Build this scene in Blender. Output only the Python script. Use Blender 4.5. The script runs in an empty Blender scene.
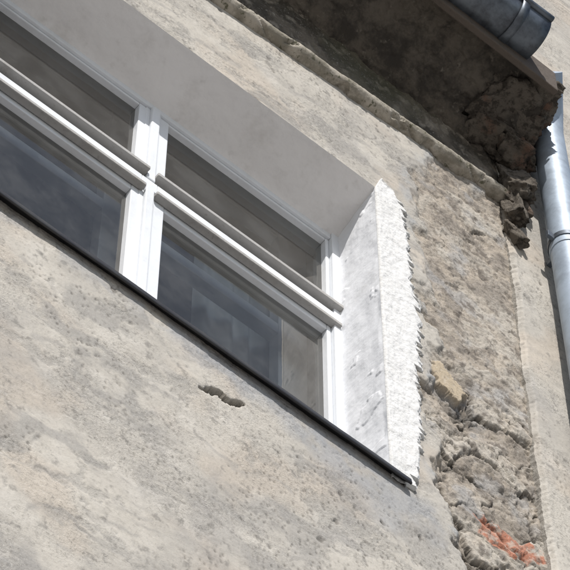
import bpy, math, random, bmesh
import numpy as np
from mathutils import Vector, Matrix
random.seed(7)
S=bpy.context.scene
# ---------------------------------------------------------------- helpers
def h2(ix,iy,seed):
    n=(ix.astype(np.int64)*374761393+iy.astype(np.int64)*668265263+seed*1442695041)&0xffffffff
    n=((n^(n>>13))*1274126177)&0xffffffff
    n=n^(n>>16)
    return (n&0xffffff)/float(0x1000000)
def gn(x,y,seed=0):
    xi=np.floor(x);yi=np.floor(y);xf=x-xi;yf=y-yi
    u=xf*xf*xf*(xf*(xf*6-15)+10);v=yf*yf*yf*(yf*(yf*6-15)+10)
    def g(a,b):
        t=h2(xi+a,yi+b,seed)*2*np.pi
        return np.cos(t)*(xf-a)+np.sin(t)*(yf-b)
    a=g(0,0);b=g(1,0);c=g(0,1);d=g(1,1)
    return 1.5*((a*(1-u)+b*u)*(1-v)+(c*(1-u)+d*u)*v)
def fbm(x,y,s,o=4,seed=0,rid=False,gain=.5):
    r=0;a=1;t=0
    for i in range(o):
        n=gn(x*s+i*17.3,y*s-i*9.1,seed+i)
        if rid: n=1-2*np.abs(n)
        r=r+a*n;t+=a;a*=gain;s*=2.03
    return r/t
def cell(x,y,s,seed=0,tilt=0):
    x=x*s;y=y*s;xi=np.floor(x);yi=np.floor(y);d1=np.full(x.shape,9.);idv=np.zeros(x.shape);d2=np.full(x.shape,9.)
    for a in(-1,0,1):
        for b in(-1,0,1):
            cx=xi+a;cy=yi+b
            px=cx+h2(cx,cy,seed);py=cy+h2(cx,cy,seed+5)
            d=np.hypot(px-x,py-y);m=d<d1
            v=h2(cx,cy,seed+9)
            if tilt: v=v+tilt*((px-x)*(h2(cx,cy,seed+13)-.5)+(py-y)*(h2(cx,cy,seed+17)-.5))
            d2=np.where(m,d1,np.minimum(d2,d));d1=np.where(m,d,d1);idv=np.where(m,v,idv)
    return d1,d2,idv
def sd(P,x,y):
    P=np.array(P,float)/1000.;P[:,1]+=7
    n=len(P);dm=np.full(x.shape,1e9);ins=np.zeros(x.shape,bool)
    for i in range(n):
        a=P[i];b=P[(i+1)%n];e=b-a;px=x-a[0];py=y-a[1]
        t=np.clip((px*e[0]+py*e[1])/(e@e),0,1)
        dm=np.minimum(dm,np.hypot(px-t*e[0],py-t*e[1]))
        c=((a[1]>y)!=(b[1]>y))
        xx=(b[0]-a[0])*(y-a[1])/(b[1]-a[1]+1e-12)+a[0]
        ins^=c&(x<xx)
    return np.where(ins,dm,-dm)
def ss(a,b,v):
    t=np.clip((v-a)/(b-a),0,1);return t*t*(3-2*t)
def lerp(a,b,f):
    a=np.asarray(a);b=np.asarray(b);return a+(b-a)*f[...,None]
def mkmesh(name,V,Fq,mat,parent=None,attrs=None,smooth=True):
    me=bpy.data.meshes.new(name);V=np.asarray(V,float);Fq=np.asarray(Fq)
    me.vertices.add(len(V));me.vertices.foreach_set('co',V.ravel())
    k=Fq.shape[1];me.loops.add(Fq.size);me.loops.foreach_set('vertex_index',Fq.ravel().astype(np.int32))
    me.polygons.add(len(Fq));me.polygons.foreach_set('loop_start',np.arange(0,Fq.size,k,dtype=np.int32))
    me.polygons.foreach_set('loop_total',np.full(len(Fq),k,dtype=np.int32))
    me.polygons.foreach_set('use_smooth',np.full(len(Fq),smooth))
    me.update(calc_edges=True)
    if attrs:
        for an,c in attrs.items():
            at=me.color_attributes.new(an,'FLOAT_COLOR','POINT')
            c4=np.ones((len(V),4));c4[:,:c.shape[1]]=c;at.data.foreach_set('color',c4.ravel())
    me.materials.append(mat)
    o=bpy.data.objects.new(name,me);S.collection.objects.link(o)
    if parent:o.parent=parent
    return o
def gridfaces(nx,nz,keep=None):
    i=np.arange(nx-1);j=np.arange(nz-1);I,J=np.meshgrid(i,j,indexing='ij')
    a=I*nz+J;f=np.stack([a,a+nz,a+nz+1,a+1],-1)
    if keep is not None:f=f[keep(I,J)]
    return f.reshape(-1,4)
def gridobj(name,P,mat,parent=None,attrs=None):
    nx,nz=P.shape[:2]
    return mkmesh(name,P.reshape(-1,3),gridfaces(nx,nz),mat,parent,attrs)
def empty(name):
    o=bpy.data.objects.new(name,None);S.collection.objects.link(o);return o
def box(name,x0,x1,y0,y1,z0,z1,mat,parent=None,bev=.003,seg=2):
    V=[(x,y,z) for x in(x0,x1) for y in(y0,y1) for z in(z0,z1)]
    Fq=[(0,1,3,2),(4,6,7,5),(0,4,5,1),(2,3,7,6),(0,2,6,4),(1,5,7,3)]
    o=mkmesh(name,V,Fq,mat,parent,smooth=False)
    if bev:
        b=o.modifiers.new('b','BEVEL');b.width=bev;b.segments=seg
    return o
# ---------------------------------------------------------------- materials
class N:
    def __init__(s,name):
        s.m=bpy.data.materials.new(name);s.m.use_nodes=True;s.t=s.m.node_tree;s.t.nodes.clear()
        s.o=s.n('ShaderNodeOutputMaterial')
        s.tc=s.n('ShaderNodeTexCoord').outputs['Object']
    def n(s,t):return s.t.nodes.new(t)
    def l(s,a,b):s.t.links.new(a,b)
    def set(s,sock,v):
        if isinstance(v,bpy.types.NodeSocket): s.l(v,sock)
        else: sock.default_value=v
    def noise(s,scale,det=3,rough=.55,stretch=None,rot=None):
        a=s.n('ShaderNodeTexNoise');a.inputs['Scale'].default_value=scale;a.inputs['Detail'].default_value=det
        a.inputs['Roughness'].default_value=rough
        v=s.tc
        if stretch or rot:
            m=s.n('ShaderNodeMapping');s.l(v,m.inputs[0])
            if rot:m.inputs['Rotation'].default_value=rot
            if stretch:m.inputs['Scale'].default_value=stretch
            v=m.outputs[0]
        s.l(v,a.inputs['Vector']);return a.outputs['Fac']
    def ramp(s,f,lo,hi,a0=0.,a1=1.):
        a=s.n('ShaderNodeMapRange');a.interpolation_type='SMOOTHSTEP';a.inputs[1].default_value=lo;a.inputs[2].default_value=hi
        a.inputs[3].default_value=a0;a.inputs[4].default_value=a1
        s.set(a.inputs[0],f);return a.outputs[0]
    def math(s,op,a,b=0.):
        q=s.n('ShaderNodeMath');q.operation=op;s.set(q.inputs[0],a);s.set(q.inputs[1],b);return q.outputs[0]
    def mix(s,f,a,b,bt='MIX'):
        q=s.n('ShaderNodeMix');q.data_type='RGBA';q.blend_type=bt
        s.set(q.inputs[0],f)
        s.set(q.inputs[6],a if not isinstance(a,tuple) else (*a,1));s.set(q.inputs[7],b if not isinstance(b,tuple) else (*b,1))
        return q.outputs[2]
    def bump(s,h,st=.5,d=.002,nrm=None):
        b=s.n('ShaderNodeBump');s.set(b.inputs['Strength'],st);b.inputs['Distance'].default_value=d
        s.l(h,b.inputs['Height'])
        if nrm is not None:s.l(nrm,b.inputs['Normal'])
        return b.outputs[0]
    def bsdf(s,col,rough=.9,nrm=None,metal=0.,spec=.3):
        p=s.n('ShaderNodeBsdfPrincipled');s.set(p.inputs['Base Color'],col if not isinstance(col,tuple) else (*col,1))
        s.set(p.inputs['Roughness'],rough);p.inputs['Metallic'].default_value=metal
        p.inputs['Specular IOR Level'].default_value=spec
        if nrm is not None:s.l(nrm,p.inputs['Normal'])
        s.l(p.outputs[0],s.o.inputs[0]);return p
w=N('weathered_plaster')
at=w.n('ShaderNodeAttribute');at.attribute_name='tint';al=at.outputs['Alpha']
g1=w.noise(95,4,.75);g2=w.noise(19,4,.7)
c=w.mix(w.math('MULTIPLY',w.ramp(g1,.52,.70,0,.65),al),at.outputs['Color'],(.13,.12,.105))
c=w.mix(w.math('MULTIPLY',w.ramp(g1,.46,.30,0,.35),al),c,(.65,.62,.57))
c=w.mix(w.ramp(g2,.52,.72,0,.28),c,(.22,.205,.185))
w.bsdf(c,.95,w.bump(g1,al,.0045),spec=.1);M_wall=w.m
def white(name,col=(.74,.74,.74),dirt=.35,bs=.0012,rough=.6,dcol=(.36,.33,.29),sc=40,det=4,sd_=7):
    w=N(name)
    f=w.noise(sc,det,.62)
    c=w.mix(w.math('MULTIPLY',w.ramp(w.noise(sd_,5,.7),.48,.75),dirt),col,dcol)
    c=w.mix(w.math('MULTIPLY',w.ramp(f,.58,.78),dirt),c,dcol)
    w.bsdf(c,rough,w.bump(f,.6,bs*2));return w.m
M_rev=white('white_limewash',(.76,.765,.78),.18,.003,.9,(.5,.48,.45),sc=18,det=3)
M_soff=white('lintel_limewash',(.74,.72,.705),.28,.003,.9,sc=18)
M_strip=white('white_filler',(.64,.635,.62),.28,.004,.9,(.40,.375,.33),sc=70)
M_frame=white('white_gloss_paint',(.70,.72,.745),.25,.0006,.45,(.43,.42,.39),sc=55)
M_wood=white('weathered_grey_wood',(.36,.35,.335),.55,.002,.8,(.17,.155,.13),sc=90)
M_fascia=white('old_brown_board',(.10,.082,.068),.6,.004,.85,(.05,.042,.035),sc=50)
def metal(name,c1,c2,rough,met):
    w=N(name);c=w.mix(w.ramp(w.noise(14,5,.7),.35,.7),c1,c2)
    w.bsdf(c,rough,w.bump(w.noise(12,3),.35,.003),metal=met,spec=.4);return w.m
M_gut=metal('tarnished_zinc',(.14,.16,.185),(.06,.065,.075),.45,.6)
M_pipe=metal('galvanised_pipe',(.37,.43,.50),(.27,.31,.36),.55,.3)
M_sill=metal('dark_sheet_metal',(.03,.03,.035),(.05,.05,.05),.5,.3)
w=N('moss_stone')
c=w.mix(w.ramp(w.noise(14,5,.7),.4,.62),(.40,.365,.31),(.23,.21,.17));c=w.mix(w.ramp(w.noise(34,4,.7),.56,.66),c,(.12,.115,.08))
w.bsdf(c,.95,w.bump(w.noise(90,4,.7),.8,.004),spec=.1);M_ledge=w.m
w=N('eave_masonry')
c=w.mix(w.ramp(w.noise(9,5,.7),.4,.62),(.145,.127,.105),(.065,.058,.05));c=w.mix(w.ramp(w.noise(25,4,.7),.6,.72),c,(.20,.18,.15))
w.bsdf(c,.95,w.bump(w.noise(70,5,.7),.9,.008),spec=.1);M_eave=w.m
w=N('rubble');c=w.mix(w.ramp(w.noise(7,4,.6),.55,.68),(.155,.135,.112),(.18,.115,.085))
c=w.mix(w.ramp(w.noise(35,4,.7),.45,.62),c,(.065,.056,.047))
w.bsdf(c,.95,w.bump(w.noise(60,5,.75),1,.012),spec=.1);M_rub=w.m
w=N('clay_tiles');w.bsdf(w.mix(w.noise(6,4,.7),(.16,.09,.07),(.08,.06,.055)),.85,w.bump(w.noise(60,4),.5,.004));M_tile=w.m
w=N('room_plaster');w.bsdf(w.mix(w.noise(4,3),(.22,.225,.23),(.17,.175,.18)),.9);M_room=w.m
w=N('room_floor');w.bsdf((.15,.09,.06),.5);M_floor=w.m
w=N('net_curtain')
b=w.bsdf((.60,.63,.63),.95);tr=w.n('ShaderNodeBsdfTransparent');mx=w.n('ShaderNodeMixShader');mx.inputs[0].default_value=.85
w.l(tr.outputs[0],mx.inputs[1]);w.l(b.outputs[0],mx.inputs[2]);w.l(mx.outputs[0],w.o.inputs[0]);M_curt=w.m
w=N('window_glass')
fr=w.n('ShaderNodeFresnel');fr.inputs[0].default_value=1.5
gl=w.n('ShaderNodeBsdfGlossy');gl.inputs['Roughness'].default_value=.02;gl.inputs['Color'].default_value=(1,.94,.86,1)
tr=w.n('ShaderNodeBsdfTransparent');tr.inputs[0].default_value=(.82,.84,.84,1)
di=w.n('ShaderNodeBsdfDiffuse');di.inputs[0].default_value=(.42,.42,.41,1)
m1=w.n('ShaderNodeMixShader');w.l(w.math('MULTIPLY',fr.outputs[0],1.15),m1.inputs[0]);w.l(tr.outputs[0],m1.inputs[1]);w.l(gl.outputs[0],m1.inputs[2])
m2=w.n('ShaderNodeMixShader');w.l(w.ramp(w.noise(6,5,.7),.35,.75,.06,.14),m2.inputs[0]);w.l(m1.outputs[0],m2.inputs[1]);w.l(di.outputs[0],m2.inputs[2])
w.l(m2.outputs[0],w.o.inputs[0]);M_glass=w.m
w=N('asphalt');w.bsdf(w.mix(w.noise(3,4),(.06,.06,.06),(.045,.045,.045)),.9);M_asph=w.m
w=N('pale_paving')
br=w.n('ShaderNodeTexBrick');w.l(w.tc,br.inputs[0]);br.inputs['Scale'].default_value=1.6
br.inputs['Color1'].default_value=(.44,.42,.39,1);br.inputs['Color2'].default_value=(.38,.36,.335,1);br.inputs['Mortar'].default_value=(.2,.19,.18,1)
w.bsdf(br.outputs[0],.9);M_pave=w.m
# ---------------------------------------------------------------- house
house=empty('old_plastered_house')
OX0,OX1,OZ0,OZ1=-.96,.325,7.48,8.905
E=[(486,2170),(593,2362),(886,2461),(900,2023),(900,1688),(900,1129),(900,533),(880,100),(600,0),(562,290),(550,484),(504,612),(473,805),(473,1040),(529,1296),(485,1457),(517,1710),(485,1929)]
Pp=[(485,1140),(540,1198),(608,1130),(576,1063),(499,1076)]
Bk=[(619,586),(684,627),(822,611),(827,573),(740,525),(636,517)]
G=[(-403,500),(352,424),(479,460),(504,359),(342,241),(134,330),(-133,359),(-368,429)]
Mo=[(177,2799),(549,3014),(572,2697),(365,2498),(210,2497)]
def snap(a,v):
    a[np.argmin(np.abs(a-v))]=v
def fields(X,Z,nb=False):
    wx=fbm(X,Z,6,4,11)*.05;wz=fbm(X,Z,6,4,23)*.05
    d=.007*fbm(X,Z,2.2,3,1)+.0024*fbm(X,Z,9,4,2)+.0011*fbm(X,Z,38,4,3)
    ca,sa=math.cos(.25),math.sin(.25);U=X*ca+Z*sa;Vv=-X*sa+Z*ca
    st=fbm(U*.35,Vv,14,5,31);d+=.001*st
    k=.35 if nb else 1.
    n1=fbm(X+wx,Z+wz,2.6,5,301);n2=fbm(X,Z,9,5,302);n3=fbm(U*.4+wx*2,Vv+wz*2,7,6,303,gain=.6);n4=fbm(U*.3+wx,Vv+wz,22,4,304)
    T=lerp((.455,.425,.375),(.395,.37,.33),ss(-.25,.3,n1))
    T=lerp(T,(.52,.49,.44),ss(.02,.40,n2)*.5)
    T=lerp(T,(.45,.385,.315),ss(.02,.35,fbm(X,Z,3.3,3,305))*.45)
    T=lerp(T,(.25,.24,.225),ss(.06,.36,n3)*.6*k)
    T=lerp(T,(.26,.25,.24),ss(.05,.35,fbm(X*.9+wx,Z*.6+wz,3.,5,308,gain=.6))*.4)
    T=lerp(T,(.29,.275,.255),ss(.15,.42,n4)*.5*k)
    T=lerp(T,(.18,.17,.155),ss(.20,.40,fbm(X,Z,22,5,306,gain=.65))*.6)
    rgh=.40+.55*ss(-.2,.25,fbm(X,Z,4,4,307))
    crev=np.zeros_like(X)
    reg=ss(-.15,.30,fbm(X,Z,2.5,3,41)+.45*ss(-.35,.1,X)*ss(7.6,7.2,Z))
    d1,d2,idv=cell(X+wx*.3,Z*.8+wz*.3,85,50)
    pit=(idv>.82)*ss(.42,.15,d1+.15*fbm(X,Z,90,2,7))*reg
    d-=.0018*pit;crev+=pit*.5
    d1,d2,idv=cell(X+wx,Z*.7,24,55)
    pit=(idv>.95)*ss(.25,.08,d1+.2*fbm(X,Z,60,3,6))*reg;d-=.004*pit;crev+=pit*.6
    fl=ss(.17,.20,fbm(U*.7+wx,Vv+wz,8,6,58,gain=.62));d-=.0013*fl*k;T=lerp(T,(.31,.295,.27),fl*.45*k);rgh=np.clip(rgh+.3*fl,0,1)
    if not nb:
        er=ss(-.03,.02,sd(E,X+wx*1.6,Z+wz*1.6)+.045*fbm(X,Z,16,5,60,gain=.6))
        deep=np.clip(ss(8.45,8.05,Z+.15*fbm(X,Z,5,2,64))*.7+.12+.5*ss(.05,.4,fbm(X,Z,5,3,66))*ss(.6,.8,X),0,1)
        qx=wx*1.6+.012*fbm(X,Z,25,3,74);qz=wz*1.6+.012*fbm(X,Z,25,3,75)
        a1,a2,f1=cell(U*.6+qx,Vv+qz,9,63,1.3)
        b1,b2,f2=cell(U*.75+qx,Vv+qz,23,67,1.2)
        c1,c2,f3=cell(U*.9+qx,Vv+qz,58,69,1.)
        cg=ss(.0,.14,a2-a1)
        ed=-.007-(.018*(1-f1)*deep+.008*(1-f2)*(.25+.75*deep)+.004*(1-f3)*(.6+.4*deep)+.009*(1-cg)*deep)+.0045*fbm(X,Z,40,5,65,gain=.6)
        ed+=.014*fbm(U*.7,Vv,5,3,68)*deep
        d=d*(1-er)+er*ed
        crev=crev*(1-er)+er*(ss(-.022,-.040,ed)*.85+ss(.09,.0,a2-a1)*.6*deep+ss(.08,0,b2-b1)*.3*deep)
        et=lerp((.37,.325,.27),(.26,.23,.195),ss(.1,.9,f2));et=lerp(et,(.46,.425,.37),ss(.5,.95,f1)*.7)
        et=lerp(et,(.33,.325,.32),ss(.1,.35,fbm(X,Z,7,4,70))*.6)
        et=lerp(et,(.43,.37,.30),ss(.0,.35,fbm(X,Z,11,5,76))*.55)
        et=lerp(et,(.15,.13,.11),ss(.05,.34,fbm(X,Z,20,5,72,gain=.6))*.8)
        T=lerp(T,(.34,.345,.345),ss(-.10,-.01,sd(E,X,Z)+.05*n2)*ss(.1,.3,fbm(X,Z,8,4,73))*(1-er)*.8)
        T=T*(1-er[...,None])+et*er[...,None];rgh=rgh*(1-er)+er
        pm=ss(-.004,.006,sd(Pp,X+wx*.8,Z+wz*.8)+.02*fbm(X,Z,30,3,77));d=d*(1-pm)+pm*(-.003+.002*n2);crev*=(1-pm);T=lerp(T,(.44,.365,.265),pm)
        bk=ss(-.012,.006,sd(Bk,X+wx*.6,Z+wz*.6)+.06*fbm(X,Z,26,4,78)-.006);crev*=(1-bk*.6)
        T=lerp(T,(.42,.18,.115),bk*er*.95);T=lerp(T,(.42,.31,.25),bk*er*ss(.0,.28,fbm(X,Z,40,3,79)))
        g=ss(-.05,.06,sd(G,X+wx*1.5,Z+wz*1.5)+.07*n2)
        band=ss(.07,.0,7.45-Z+.12*n2)*ss(7.46,7.44,Z)*ss(OX1+.15,OX1,X)
        g=np.clip(g*.55+band*.6,0,.8)*ss(-.35,.1,n2+.1)
        T=lerp(T,(.30,.31,.325),g)
        gx=X+.176;gz=Z-7.294;a=math.atan2(.045,.123);gu=gx*math.cos(a)+gz*math.sin(a);gv=-gx*math.sin(a)+gz*math.cos(a)
        h=ss(1.,.8,np.hypot(gu/.066,(gv+.006*np.sin(gu*70))/(.015*(1-.35*gu/.066)))+.7*fbm(X,Z,32,4,71))
        d-=.026*h;crev+=h
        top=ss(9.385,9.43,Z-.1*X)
        tt=lerp((.16,.14,.117),(.075,.067,.057),ss(-.2,.25,fbm(X,Z,7,5,83)));tt=lerp(tt,(.25,.225,.19),ss(.12,.37,fbm(X,Z,15,5,84)))  # masonry tone above the ledge, with eave shadow painted in as darker tint
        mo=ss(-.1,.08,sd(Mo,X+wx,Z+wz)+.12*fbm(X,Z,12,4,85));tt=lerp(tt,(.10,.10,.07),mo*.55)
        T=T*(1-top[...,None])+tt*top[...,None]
        dt=.012*fbm(X,Z,7,5,81)+.008*fbm(X,Z,25,4,82,True)-.01
        d=d*(1-top)+dt*top
        inx=np.maximum(np.maximum(OX0-X,X-OX1),0);inz=np.maximum(np.maximum(OZ0-Z,Z-OZ1),0)
        m=ss(0,.02,np.hypot(inx,inz));d=d*(.05+.95*m);crev*=(.3+.7*m)
        ch=ss(.016,.0,Z-OZ1)*(Z>=OZ1-1e-6)*(X<OX1)*ss(.1,.35,fbm(X,Z*0,14,4,88));d-=.012*ch
    T=lerp(T,(.045,.04,.034),np.clip(crev,0,1)*.88)  # pits, crevices and gouge darkened: dirt plus painted cavity shade
    return d,np.concatenate([T,rgh[...,None]],-1)
xs=np.concatenate([np.arange(-5,-1.2,.2),np.arange(-1.15,.845,.003),[.85]])
zs=np.concatenate([np.arange(0,6.0,.3),np.arange(6.03,10.0,.0045)])
snap(xs,OX0);snap(xs,OX1);snap(zs,OZ0);snap(zs,OZ1)
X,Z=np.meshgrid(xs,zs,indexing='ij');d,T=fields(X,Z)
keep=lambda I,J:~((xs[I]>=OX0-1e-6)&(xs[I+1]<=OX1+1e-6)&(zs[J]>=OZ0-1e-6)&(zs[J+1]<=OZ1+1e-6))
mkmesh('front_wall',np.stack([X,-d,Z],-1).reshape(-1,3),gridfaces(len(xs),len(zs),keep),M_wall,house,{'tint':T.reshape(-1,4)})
# reveals
def jamb(name,x0,x1,mat):
    a=np.linspace(0,1,60);b=np.linspace(0,1,420);a_,b_=np.meshgrid(a,b,indexing='ij')
    y=a_*.19;z=OZ0-.03+b_*(OZ1-OZ0+.03);z=np.minimum(z,8.905-.32*y+.002)
    q=.006*fbm(y*1.3,z,5,3,90)+.0014*fbm(y*1.3+z*.3,z,18,3,91)-.0022*ss(.20,.23,fbm(y,z,7,4,92));q*=ss(0,.1,a_)
    x=x0+(x1-x0)*a_+q
    gridobj(name,np.stack([x,y,z],-1),mat,house)
jamb('right_reveal',.325,.332,M_rev);jamb('left_reveal',-.96,-.967,M_rev)
a=np.linspace(0,1,60);b=np.linspace(OX0-.01,OX1+.01,420);a_,b_=np.meshgrid(a,b,indexing='ij')
q=(.006*fbm(b_,a_*.2,5,4,95)+.002*fbm(b_,a_*.2,25,3,96))*ss(0,.1,a_)
gridobj('lintel_soffit',np.stack([b_,a_*.19,8.905-.32*a_*.19+q],-1),M_soff,house)
box('sill_bed',OX0-.01,OX1+.01,.035,.4,7.40,7.478,M_rev,house,0)
# filler strip with ragged edge
zc=[7.455,7.507,7.583,7.781,8.01,8.28,8.472,8.741,8.87,8.947,8.975];xc=[.385,.405,.429,.449,.445,.466,.451,.446,.434,.401,.335]
zz=np.arange(7.448,8.975,.0025);xr=np.interp(zz,zc,xc)
amp=np.clip(.6+1.2*fbm(zz,zz*0,5,2,100),.15,1.5)
ph=zz*15+1.6*gn(zz*7,zz*0,101)+.5*gn(zz*21,zz*0,105);saw=1-(ph-np.floor(ph))
ph2=zz*37+1.5*gn(zz*11,zz*0,107);saw2=1-(ph2-np.floor(ph2))
xr=xr-.020+amp*.034*saw**1.6+.009*saw2*np.clip(.5+fbm(zz,zz*0,9,2,108),0,1)+.018*fbm(zz,zz*0+3,24,4,102)
xl=np.where(zz>8.905,.325+(zz-8.905)*.3,.3245)
t=np.linspace(0,1,60)
T_,Zg=np.meshgrid(t,zz,indexing='ij')
Xg=xl[None,:]+(np.maximum(xr,xl+.004)-xl)[None,:]*T_
Yg=-.007-.005*fbm(Xg,Zg,10,4,103)-.003*fbm(Xg*1.5,Zg,34,4,104)
Yg=Yg-.003*ss(.5,.9,T_)+.004*ss(.9,.97,T_)
Yg=np.where(T_>.985,.02,Yg);Yg=np.where(T_<.01,.002,Yg)
gridobj('filler_band',np.stack([Xg,Yg,Zg],-1),M_strip,house)
# string course (ledge)
xl_=np.concatenate([np.arange(-5,-1.1,.2),np.arange(-1.05,.86,.004)])
th=np.linspace(-.1,1.05,22)*math.pi
Xl,Tl=np.meshgrid(xl_,th,indexing='ij')
rr=1+.12*fbm(Xl,Tl*.05,9,4,110)+.06*fbm(Xl,Tl*.2,50,3,111)
for jx in(-.62,-.1,.452,.70):
    rr-=.35*np.exp(-((Xl+.04*Tl-.04-jx)/.006)**2)
rr*=np.clip(1-.5*ss(.14,.3,fbm(Xl,Tl*.04,12,3,113)),.3,1)
py=-.036*np.sin(Tl)*rr+.004;pz=9.372+.1*Xl-.028*np.cos(Tl)*rr
gridobj('string_course',np.stack([Xl,py,pz],-1),M_ledge,house)
# eaves
xs2=np.concatenate([np.arange(-5,-.5,.2),np.arange(-.4,.88,.005)]);ys=np.linspace(-.262,.02,70)
X2,Y2=np.meshgrid(xs2,ys,indexing='ij')
zz2=9.74+.06*ss(-.02,-.2,Y2)+.018*fbm(X2,Y2,9,4,120)+.014*fbm(X2,Y2,26,4,121,True)
zz2-=.05*ss(-.06,.01,Y2)
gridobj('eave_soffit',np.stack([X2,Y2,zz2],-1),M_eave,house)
box('fascia_board',-5,.845,-.285,-.262,9.735,9.86,M_fascia,house,.004)
xr_=np.arange(-5,.70,.02);yr_=np.linspace(-.3,3.5,60);Xr,Yr=np.meshgrid(xr_,yr_,indexing='ij')
Zr=9.90+(Yr+.3)*.8+.025*np.abs(np.sin(Xr*math.pi/.2))-.02*((Yr*3)%1)
gridobj('tiled_roof',np.stack([Xr,Yr,Zr],-1),M_tile,house)
box('party_wall',.852,.87,0.06,3.5,0,9.7,M_eave,house,0)
# broken masonry at the corner; lower dark lumps stand in for cast shadow
def rock(bm,c,s,seed,rot):
    m=bmesh.new();bmesh.ops.create_cube(m,size=1);bmesh.ops.subdivide_edges(m,edges=m.edges[:],cuts=13,use_grid_fill=True)
    P=np.array([v.co[:] for v in m.verts])
    n=fbm(P[:,0]+P[:,2]*.7+seed,P[:,1]-P[:,2]*.6,1.7,4,seed,gain=.6)
    _,_,f=cell(P[:,0]+P[:,2]*.5+seed,P[:,1]+P[:,2]*.6,2.3,seed,.8)
    P*=(.82+.42*n+.22*(f-.5))[:,None]
    R=Matrix.Rotation(rot[0],3,'X')@Matrix.Rotation(rot[1],3,'Y')@Matrix.Rotation(rot[2],3,'Z')
    for v,p in zip(m.verts,P):
        v.co=R@Vector((p[0]*s[0],p[1]*s[1],p[2]*s[2]))+Vector(c)
    me=bpy.data.meshes.new('t');m.to_mesh(me);m.free();bm.from_mesh(me);bpy.data.meshes.remove(me)
bm=bmesh.new()
for i,(c,s) in enumerate([((.80,-.12,9.81),(.24,.20,.07)),((.86,-.05,9.71),(.13,.12,.14)),((.88,-.03,9.52),(.10,.09,.20)),((.88,-.16,9.85),(.13,.15,.05)),((.87,-.08,9.81),(.14,.17,.10)),((.865,-.025,9.36),(.07,.07,.17)),((.91,-.04,9.72),(.09,.09,.10)),((.76,-.04,9.73),(.14,.12,.06)),((.86,-.02,9.22),(.045,.04,.12)),((.86,-.24,9.84),(.08,.06,.035)),((.875,-.02,9.44),(.09,.06,.12))]):
    rock(bm,c,s,200+i,(random.uniform(-.3,.3),random.uniform(-.35,.35),random.uniform(-.5,.5)))
me=bpy.data.meshes.new('broken_cornice');bm.to_mesh(me);bm.free();me.materials.append(M_rub)
o=bpy.data.objects.new('broken_cornice',me);S.collection.objects.link(o);o.parent=house
for p in me.polygons:p.use_smooth=True
# ---------------------------------------------------------------- neighbour
nbh=empty('neighbouring_house')
xn=np.concatenate([np.arange(.845,1.25,.003),np.arange(1.3,6,.2)]);zn=np.concatenate([np.arange(0,6.7,.3),np.arange(6.75,12.,.006),[13.]])
X,Z=np.meshgrid(xn,zn,indexing='ij');d,T=fields(X,Z,True)
ew=.012*fbm(Z,Z*0,5,4,131)+.007*fbm(Z,Z*0,40,3,132)
XX=X+ew*ss(.93,.845,X)
Y=-.012-d+.014*ss(.86,.845,X)**2
T[...,:3]*=1.03
gridobj('front_wall',np.stack([XX,Y,Z],-1),M_wall,nbh,{'tint':T.reshape(-1,4)})
ysn=np.linspace(0,1,12);Ys,Zs=np.meshgrid(ysn,zn,indexing='ij')
Xs=.845+ew[0][None,:]+.004*fbm(Ys,Zs,30,3,133)*ss(0,.1,Ys)
gridobj('side_wall',np.stack([Xs,Y[0][None,:]+Ys*.09,Zs],-1),M_wall,nbh,{'tint':np.full((Xs.size,3),.36)*np.array([1.,.93,.82])})
box('upper_side_wall',.853,.9,.08,5,9.8,13,M_eave,nbh,0)
# ---------------------------------------------------------------- gutter
gut=empty('roof_gutter')
xg=np.arange(-5,.7201,.04);a=np.linspace(math.pi,2*math.pi,28)
GY,R=-.318,.084
GZf=lambda x:9.868+.05*(np.maximum(x,-.4)-.72)
bead=[(GY-R-.007+.009*math.cos(t),.009*math.sin(t)) for t in np.linspace(0,-1.9*math.pi,10)]
prof=[(GY+R*math.cos(t),R*math.sin(t)) for t in a]
prof=np.array(bead[::-1]+prof+[(GY+R,.03)])
Xg,_=np.meshgrid(xg,np.arange(len(prof)),indexing='ij')
Yg=np.tile(prof[:,0],(len(xg),1));Zg=np.tile(prof[:,1],(len(xg),1))+GZf(Xg)+.008*gn(Xg*3,Xg*0,3)
o=gridobj('channel',np.stack([Xg,Yg,Zg],-1),M_gut,gut);sm=o.modifiers.new('s','SOLIDIFY');sm.thickness=.003
GE=float(GZf(.72))
V=[(.721,GY,GE)]+[(.721,GY+R*math.cos(t),GE+R*math.sin(t)) for t in a]
o=mkmesh('end_cap',V,[(0,i,i+1) for i in range(1,28)],M_gut,gut);sm=o.modifiers.new('s','SOLIDIFY');sm.thickness=.004
for k,bx in enumerate((-1.3,-.6,.12,.60)):
    P=[]
    for xx in(bx,bx+.028):
        g0=float(GZf(xx));P.append([(xx,GY+(R+.006)*math.cos(t),g0+(R+.006)*math.sin(t)) for t in a]+[(xx,GY+R+.003,g0+.02)])
    o=gridobj('strap_%d'%(k+1),np.array(P),M_gut,gut);sm=o.modifiers.new('s','SOLIDIFY');sm.thickness=.004
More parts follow.
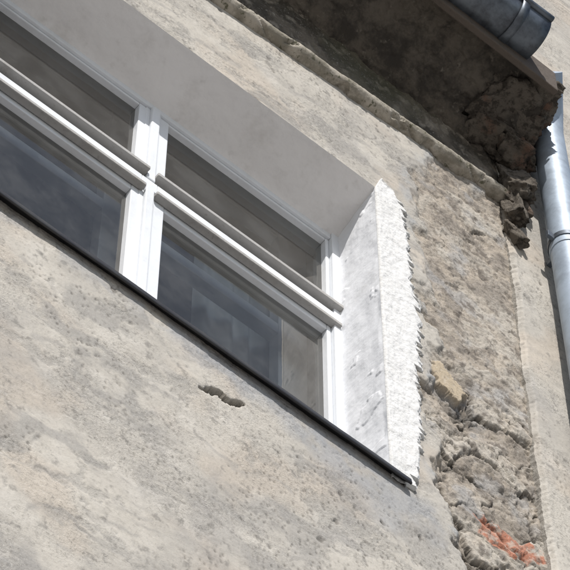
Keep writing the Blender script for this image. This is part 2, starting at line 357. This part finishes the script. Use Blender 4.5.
# ---------------------------------------------------------------- downspout
dp=empty('downspout')
def tube(name,pts,r,mat,parent):
    cu=bpy.data.curves.new(name,'CURVE');cu.dimensions='3D';sp=cu.splines.new('POLY');sp.points.add(len(pts)-1)
    for i,p in enumerate(pts):sp.points[i].co=(*p,1)
    cu.bevel_depth=r;cu.bevel_resolution=12;cu.use_fill_caps=True;cu.materials.append(mat)
    o=bpy.data.objects.new(name,cu);S.collection.objects.link(o)
    dg=bpy.context.evaluated_depsgraph_get();me=bpy.data.meshes.new_from_object(o.evaluated_get(dg));bpy.data.objects.remove(o)
    o=bpy.data.objects.new(name,me);S.collection.objects.link(o);o.parent=parent
    for p in me.polygons:p.use_smooth=True
    return o
PX,PY=.996,-.09
tube('pipe',[(PX,PY,.3),(PX,PY,9.92),(PX-.005,PY-.01,9.97),(PX-.02,PY-.03,10.0),(PX-.1,PY-.12,10.05)],.050,M_pipe,dp)
for k,z in enumerate((9.16,6.9,4.9)):
    tube('socket_%d'%(k+1),[(PX,PY,z),(PX,PY,z+.09)],.0525,M_pipe,dp)
    tube('clamp_%d'%(k+1),[(PX,PY,z+.03),(PX,PY,z+.05)],.056,M_gut,dp)
    box('clamp_lug_%d'%(k+1),PX-.078,PX-.048,PY-.006,PY+.006,z+.025,z+.055,M_gut,dp,.002)
    box('clamp_pin_%d'%(k+1),PX-.008,PX+.008,PY+.03,-.0,z+.034,z+.05,M_gut,dp,.001)
# ---------------------------------------------------------------- window
win=empty('casement_window')
def wb(n,x0,x1,y0,y1,z0,z1,m=M_frame,b=.0025):return box(n,x0,x1,y0,y1,z0,z1,m,win,b)
wb('frame_right',.308,.345,.166,.25,7.47,8.87);wb('frame_left',-.98,-.935,.166,.25,7.47,8.87)
wb('frame_head',-.935,.308,.172,.25,8.830,8.87);wb('frame_bottom',-.935,.308,.172,.25,7.47,7.53)
wb('frame_post',-.340,-.289,.178,.25,7.53,8.830)
wb('transom',-.935,-.340,.168,.25,8.372,8.42);wb('transom_right',-.289,.308,.168,.25,8.372,8.42)
wb('transom_centre',-.340,-.289,.168,.177,8.372,8.42)
wb('centre_bead',-.327,-.299,.165,.179,7.53,8.371,b=.004);wb('centre_bead_upper',-.327,-.299,.165,.179,8.421,8.830,b=.004)
def sash(n,x0,x1,z0,z1,l,r,t,b,y0=.180,y1=.225):
    wb(n+'_stile_left',x0,x0+l,y0,y1,z0,z1);wb(n+'_stile_right',x1-r,x1,y0,y1,z0,z1)
    wb(n+'_rail_top',x0+l,x1-r,y0+.001,y1,z1-t,z1);wb(n+'_rail_bottom',x0+l,x1-r,y0+.001,y1,z0,z0+b)
    mkmesh(n+'_glass',[(x0+l-.004,.200,z0+b-.004),(x1-r+.004,.200,z0+b-.004),(x1-r+.004,.200,z1-t+.004),(x0+l-.004,.200,z1-t+.004)],[(0,1,2,3)],M_glass,win)
for n,x0,x1 in(('left',-.929,-.335),('right',-.294,.3075)):
    sash('lower_%s'%n,x0,x1,7.535,8.368,.038,.028 if n=='left' else .014,.034,.06)
    sash('upper_%s'%n,x0,x1,8.424,8.828,.034,.026 if n=='left' else .012,.009,.034)
def bar(n,x0,x1,y0,y1,z0,z1,m=M_wood):
    box(n,x0,x1,y0,y1,z0,z1,m,win,.003,3)
bar('upper_weather_bar_left',-.935,-.328,.150,.179,8.438,8.454);bar('upper_weather_bar_right',-.302,.330,.150,.179,8.438,8.454)
bar('lower_weather_bar_left',-.935,-.332,.156,.179,8.352,8.367);bar('lower_weather_bar_right',-.297,.328,.156,.179,8.352,8.367)
for n,x0,x1 in(('a',-.93,-.90),('b',-.36,-.27),('c',.235,.335)):
    wb('inner_stile_'+n,x0,x1,.31,.35,7.5,9.0)
wb('inner_transom',-.9,-.36,.312,.35,8.42,8.47);wb('inner_transom_right',-.27,.235,.312,.35,8.42,8.47)
wb('inner_head',-.9,.235,.313,.35,8.95,9.0);wb('inner_bottom',-.9,.235,.313,.35,7.5,7.6)
box('lining_right',.346,.36,.19,.4,7.4,9.1,M_room,win,0);box('lining_left',-.995,-.981,.19,.4,7.4,9.1,M_room,win,0);box('lining_head',-.98,.345,.252,.4,9.001,9.02,M_room,win,0)
box('head_closer',-.98,.345,.235,.25,8.871,9.0,M_room,win,0)
pr=[(.172,7.505),(-.020,7.468),(-.023,7.446),(-.018,7.445),(-.016,7.462),(.172,7.499)]
P=np.array([[(x,y,z) for y,z in pr+[pr[0]]] for x in np.linspace(-.985,.372,60)])
P[:,:,2]+=(.003*gn(P[:,:,0]*5,P[:,:,0]*0,9))
gridobj('sheet_metal_sill',P,M_sill,win)
cx=np.linspace(.02,.34,160);cz=np.linspace(7.5,9.1,30);CX,CZ=np.meshgrid(cx,cz,indexing='ij')
gridobj('net_curtain',np.stack([CX,.40+.012*np.sin(CX*90+.8*np.sin(CX*31))+.006*np.sin(CX*37+1),CZ],-1),M_curt,win)
room=empty('room_interior')
V=[(x,y,z) for x in(-2,.8) for y in(.46,4) for z in(6.6,9.35)]
mkmesh('room_shell',V,[(0,1,3,2),(4,6,7,5),(2,3,7,6),(1,5,7,3)],M_room,room,smooth=False)
mkmesh('room_floor',[(-2,.4,6.61),(.8,.4,6.61),(.8,4,6.61),(-2,4,6.61)],[(0,1,2,3)],M_floor,room)
for k,bx in enumerate((.9,1.7,2.5,3.3)):
    box('ceiling_beam_%d'%(k+1),-2,.8,bx,bx+.16,9.2,9.349,M_room,room,.01)
box('wall_inner_right',.361,.84,.07,.46,6.6,9.4,M_room,room,0);box('wall_inner_left',-2,-.996,.07,.46,6.6,9.4,M_room,room,0)
box('wall_inner_top',-.996,.361,.20,.46,9.021,9.4,M_room,room,0);box('wall_inner_bottom',-.996,.361,.07,.46,6.6,7.39,M_room,room,0)
# ---------------------------------------------------------------- ground
mkmesh('ground',[(-400,-400,-.12),(400,-400,-.12),(400,400,-.12),(-400,400,-.12)],[(0,1,2,3)],M_asph)
box('bounce_pavement',-60,60,-24,.0,-.1,.0,M_pave,None,.01)  # unseen paving, made wide and pale to bounce light onto the soffit
# ---------------------------------------------------------------- light
AZ,EL=math.radians(29),math.radians(41)
sv=Vector((-math.sin(AZ)*math.cos(EL),-math.cos(AZ)*math.cos(EL),math.sin(EL)))
L=bpy.data.lights.new('sun','SUN');L.energy=4.8;L.angle=math.radians(.5);L.color=(1,.97,.935)
lo=bpy.data.objects.new('sun',L);S.collection.objects.link(lo);lo.rotation_euler=sv.to_track_quat('Z','Y').to_euler();lo.location=(-5,-8,14)
W=bpy.data.worlds.new("World");S.world=W;W.use_nodes=True;nt=W.node_tree
sk=nt.nodes.new('ShaderNodeTexSky');sk.sky_type='NISHITA';sk.sun_disc=False;sk.sun_elevation=EL;sk.sun_rotation=math.radians(209)
bg=nt.nodes['Background'];nt.links.new(sk.outputs[0],bg.inputs[0]);bg.inputs[1].default_value=.11
S.view_settings.view_transform='Standard';S.view_settings.look='None';S.view_settings.exposure=0
# ---------------------------------------------------------------- camera
e=math.radians(60);psi=math.radians(39.7)
fw=Vector((math.sin(psi)*math.cos(e),math.cos(psi)*math.cos(e),math.sin(e)))
C=Vector((0,0,8))-7.4*fw;r=Vector((math.cos(psi),-math.sin(psi),0));u=r.cross(fw)
cd=bpy.data.cameras.new("camera");co=bpy.data.objects.new("camera",cd);S.collection.objects.link(co)
cd.sensor_width=36;cd.lens=2980/570*36;cd.clip_end=2000
Mx=Matrix((r,u,-fw)).transposed().to_4x4();Mx.translation=C;co.matrix_world=Mx;S.camera=co
